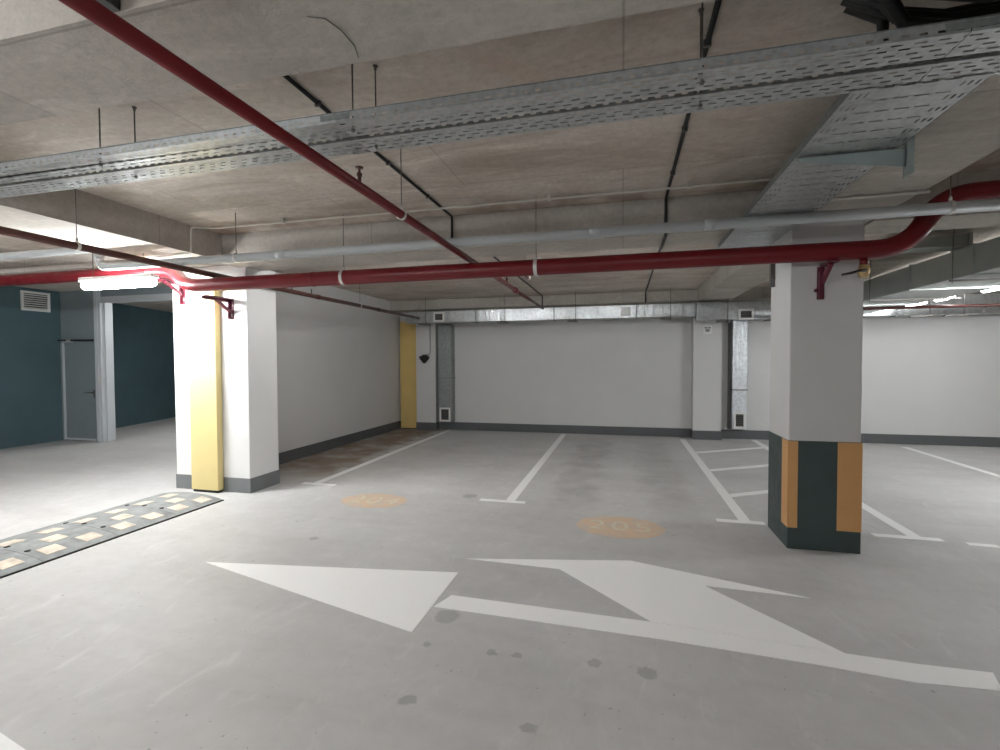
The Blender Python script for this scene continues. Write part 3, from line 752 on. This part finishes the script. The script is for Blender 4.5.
for x, z0, lab in ((-4.05, 2.298, 'dark hanger bar under the back duct at its left end'), (-2.35, 2.298, 'dark hanger bar under the back duct left of the long bay line'), (-.95, 2.298, 'dark hanger bar under the back duct near its middle'), (.78, 2.298, 'dark hanger bar under the back duct right of the white box'), (1.75, 2.222, 'dark hanger bar under the back duct over the pilaster'), (2.55, 2.222, 'dark hanger bar under the back duct left of the column')):
    duct_strap(x, z0, lab)

def duct_grille(x, z, wd, ht, y, label):
    r = root('duct_grille', label, 'vent grille', (x, y, z), 'white duct grilles')
    f = .035
    MB().box(x - wd / 2, x - wd / 2 + f, y - .02, y, z - ht / 2, z + ht / 2).box(x + wd / 2 - f, x + wd / 2, y - .02, y, z - ht / 2, z + ht / 2).box(x - wd / 2 + f, x + wd / 2 - f, y - .02, y, z - ht / 2, z - ht / 2 + f).box(x - wd / 2 + f, x + wd / 2 - f, y - .02, y, z + ht / 2 - f, z + ht / 2).build('frame', 'white_plastic', r)
    MB().box(x - wd / 2 + f, x + wd / 2 - f, y - .004, y - .001, z - ht / 2 + f, z + ht / 2 - f).build('backing', 'grille_dark', r)
    n = max(3, int((ht - 2 * f) / .035))
    for k in range(n):
        zz = z - ht / 2 + f + (k + .5) * (ht - 2 * f) / n
        MB().obox((x - wd / 2 + f, y - .011, zz), (x + wd / 2 - f, y - .011, zz), .012, .004, (0, -1, .8)).build('slat', 'rod_steel', r)
duct_grille(-3.69, 2.43, .24, .20, DY0 - .004, 'white framed grille on the back duct at the far left corner')
duct_grille(2.12, 2.32, .25, .19, DY0 - .004, 'white framed grille on the back duct beside the striped column')
jb = root('junction_box', 'small square white box on the back duct above the long blank wall', 'box', (.05, DY0, 2.43))
MB().box(-.03, .13, DY0 - .05, DY0 - .004, 2.355, 2.505, .008).build('body', 'white_plastic', jb)
MB().box(-.02, .12, DY0 - .056, DY0 - .05, 2.365, 2.495, .002).build('cover', 'white_plastic', jb)

# vertical ducts against the back wall
def vduct(x0, x1, y0, zb, mat, seam, label, gl):
    r = root('vertical_duct', label, 'duct', ((x0 + x1) / 2, y0, zb))
    MB().box(x0, x1, y0, BW - .014, zb, seam - .003, .005).build('lower_section', mat, r)
    MB().box(x0, x1, y0, BW - .014, seam + .003, 2.31, .005).build('upper_section', mat, r)
    MB().box(x0 - .01, x1 + .01, y0 - .003, BW - .014, seam - .012, seam + .012).build('joint_flange', 'tray_side', r)
    duct_grille((x0 + x1) / 2, zb + .17, (x1 - x0) * .82, .30, y0 - .004, gl)
vduct(-3.88, -3.58, 9.82, .19, 'dull_duct', 1.15, 'grey vertical duct in the far left corner beside the pilaster', 'white framed grille low on the grey corner duct')
vduct(2.0, 2.25, 9.84, .21, 'foil_duct', .95, 'bright silver vertical duct between pilaster and striped column', 'white framed grille at the foot of the silver duct')
tag(MB().box(1.955, 1.985, 9.95, BW - .002, .2, 2.22).build('wall_channel', 'rod_steel'), 'dark slim channel on the wall left of the silver duct', 'channel')

# big dark duct at the right and its branch
rd = root('ventilation_duct', 'large dark grey rectangular duct running back at the right', 'duct', (3.65, 6.5, 2.3))
for a, b in ((3.95, 5.52), (5.52, 6.55), (6.55, 8.2), (8.2, 9.35)):
    MB().box(3.2, 4.1, a + .003, b - .003, 2.305, 2.58, .006).build('duct_section', 'duct_dark', rd)
    m = MB().box(3.185, 4.115, b - .012, b + .012, 2.293, 2.591); m.build('joint_flange', 'duct_dark', rd)
for y in (4.9, 5.75, 7.4):
    r = root('duct_hanger', 'rod and bar carrying the dark right duct, ' + {4.9: 'nearest the right edge', 5.75: 'middle one right of the column', 7.4: 'farthest one near the column'}[y], 'duct hanger', (3.17, y, 2.28), 'hangers of the dark right duct')
    MB().box(3.14, 4.16, y - .018, y + .018, 2.272, 2.288).build('trapeze_bar', 'rod_steel', r)
    for xx in (3.16, 4.14): MB().tube([(xx, y, 2.255), (xx, y, ZB - .002)], .005, 8).build('rod', 'rod_steel', r)
br = root('duct_branch', 'short dark duct stub beyond the red elbow above the big right duct', 'duct', (3, 6, 2.7))
MB().box(2.7, 3.35, 5.87, 6.12, 2.64, 2.75, .005).build('body', 'duct_dark', br)
MB().box(3.35, 3.38, 5.85, 6.14, 2.62, 2.77).build('flange', 'duct_dark', br)

# brown pipe and trapezes at the far right
fp = root('sprinkler_pipe', 'dark brown pipe across the far right bay in front of the back wall', 'pipe', (4.8, 8.4, 2.27))
MB().tube([(3.0, 8.0, 2.235), (8.8, 8.0, 2.235)], .022, 14).build('pipe_run', 'brown_pipe_paint', fp)
for x in (4.77, 6.4): MB().lathe((x, 8.0, 2.225), [(.012, 0), (.012, -.06), (.02, -.065), (.02, -.09)], 10).build('drop_nozzle', 'rod_steel', fp)
for x, lab in ((4.06, 'dark trapeze hanger bar right of the striped column'), (4.46, 'dark trapeze hanger bar farther right under the brown pipe')):
    r = root('pipe_trapeze', lab, 'hanger', (x, 8.0, 2.1), 'trapeze hangers at the right')
    MB().obox((x - .13, 8.03, 2.105), (x + .13, 8.03, 2.115), .04, .02).build('bar', 'rod_steel', r)
    MB().tube([(x + .1, 8.03, 2.1), (x + .1, 8.03, ZB - .002)], .006, 8).build('rod', 'rod_steel', r)

# ------------------------------------------------------------------ small wall things
sg = root('wall_sign', 'small white square sign with grey pictogram on the back pilaster', 'sign', (1.55, 9.8, 2.08))
MB().box(1.47, 1.63, 9.788, 9.799, 2.0, 2.165, .003).build('plate', 'white_plastic', sg)
m = MB()
m.box(1.495, 1.545, 9.786, 9.788, 2.105, 2.135).box(1.555, 1.605, 9.786, 9.788, 2.105, 2.135)
m.prism([(1.55 + .045 * math.cos(t), 2.07 + .028 * math.sin(t)) for t in [2 * math.pi * k / 20 for k in range(20)]], 9.786, 9.788, 'y')
m.build('pictogram', 'sign_grey', sg)
MB().box(1.53, 1.57, 9.79, 9.799, 2.165, 2.2).build('hook', 'bright_steel', sg)
fx = root('wall_sounder', 'small black cone-shaped fixture on the far corner pilaster', 'sounder', (-4.2, 9.85, 1.58))
MB().lathe((-4.2, 9.80, 1.47), [(.01, 0), (.035, .01), (.06, .05), (.095, .085), (.11, .12), (.11, .15), (.085, .165)], 20).build('cone', 'black_plastic', fx)
MB().box(-4.25, -4.15, 9.80, 9.858, 1.55, 1.66, .005).build('mount', 'black_plastic', fx)
cw = tag(MB().tube(fillet([(-4.08, 9.85, 2.30), (-4.08, 9.85, 1.68), (-4.15, 9.85, 1.66)], .03), .007, 8).build('conduit', 'rod_steel'), 'thin conduit drop above the black cone fixture', 'conduit')

# ------------------------------------------------------------------ lamps
def lamp(x, y, z, ln, ax, strength, label):
    r = root('fluorescent_lamp', label, 'lamp', (x, y, z), 'fluorescent lamps')
    a = ln / 2
    def bx(m, l, wd, z0, z1, bev=0.0):
        return m.box(x - l, x + l, y - wd, y + wd, z0, z1, bev) if ax == 'x' else m.box(x - wd, x + wd, y - l, y + l, z0, z1, bev)
    bx(MB(), a, .05, z + .012, z + .055, .008).build('housing', 'white_plastic', r)
    prof = [(.012, -a + .004), (.03, -a + .012), (.042, -a + .04), (.042, a - .04), (.03, a - .012), (.012, a - .004)]
    m = MB(); m.lathe((x, y, z - .03), prof, 18, ax); m.build('diffuser', lamp_mat(strength), r)
    for s_ in (-.7, .7):
        px, py = (x + s_ * a, y) if ax == 'x' else (x, y + s_ * a)
        top = 2.62 if -5.1 < px < -4.25 and py < 5.1 else (ZC if y < 4.85 or x < -5.2 else ZB)
        MB().tube([(px, py, z + .05), (px, py, top - .002)], .004, 8).build('suspension', 'rod_steel', r)
for L in LAMPS: lamp(*L)
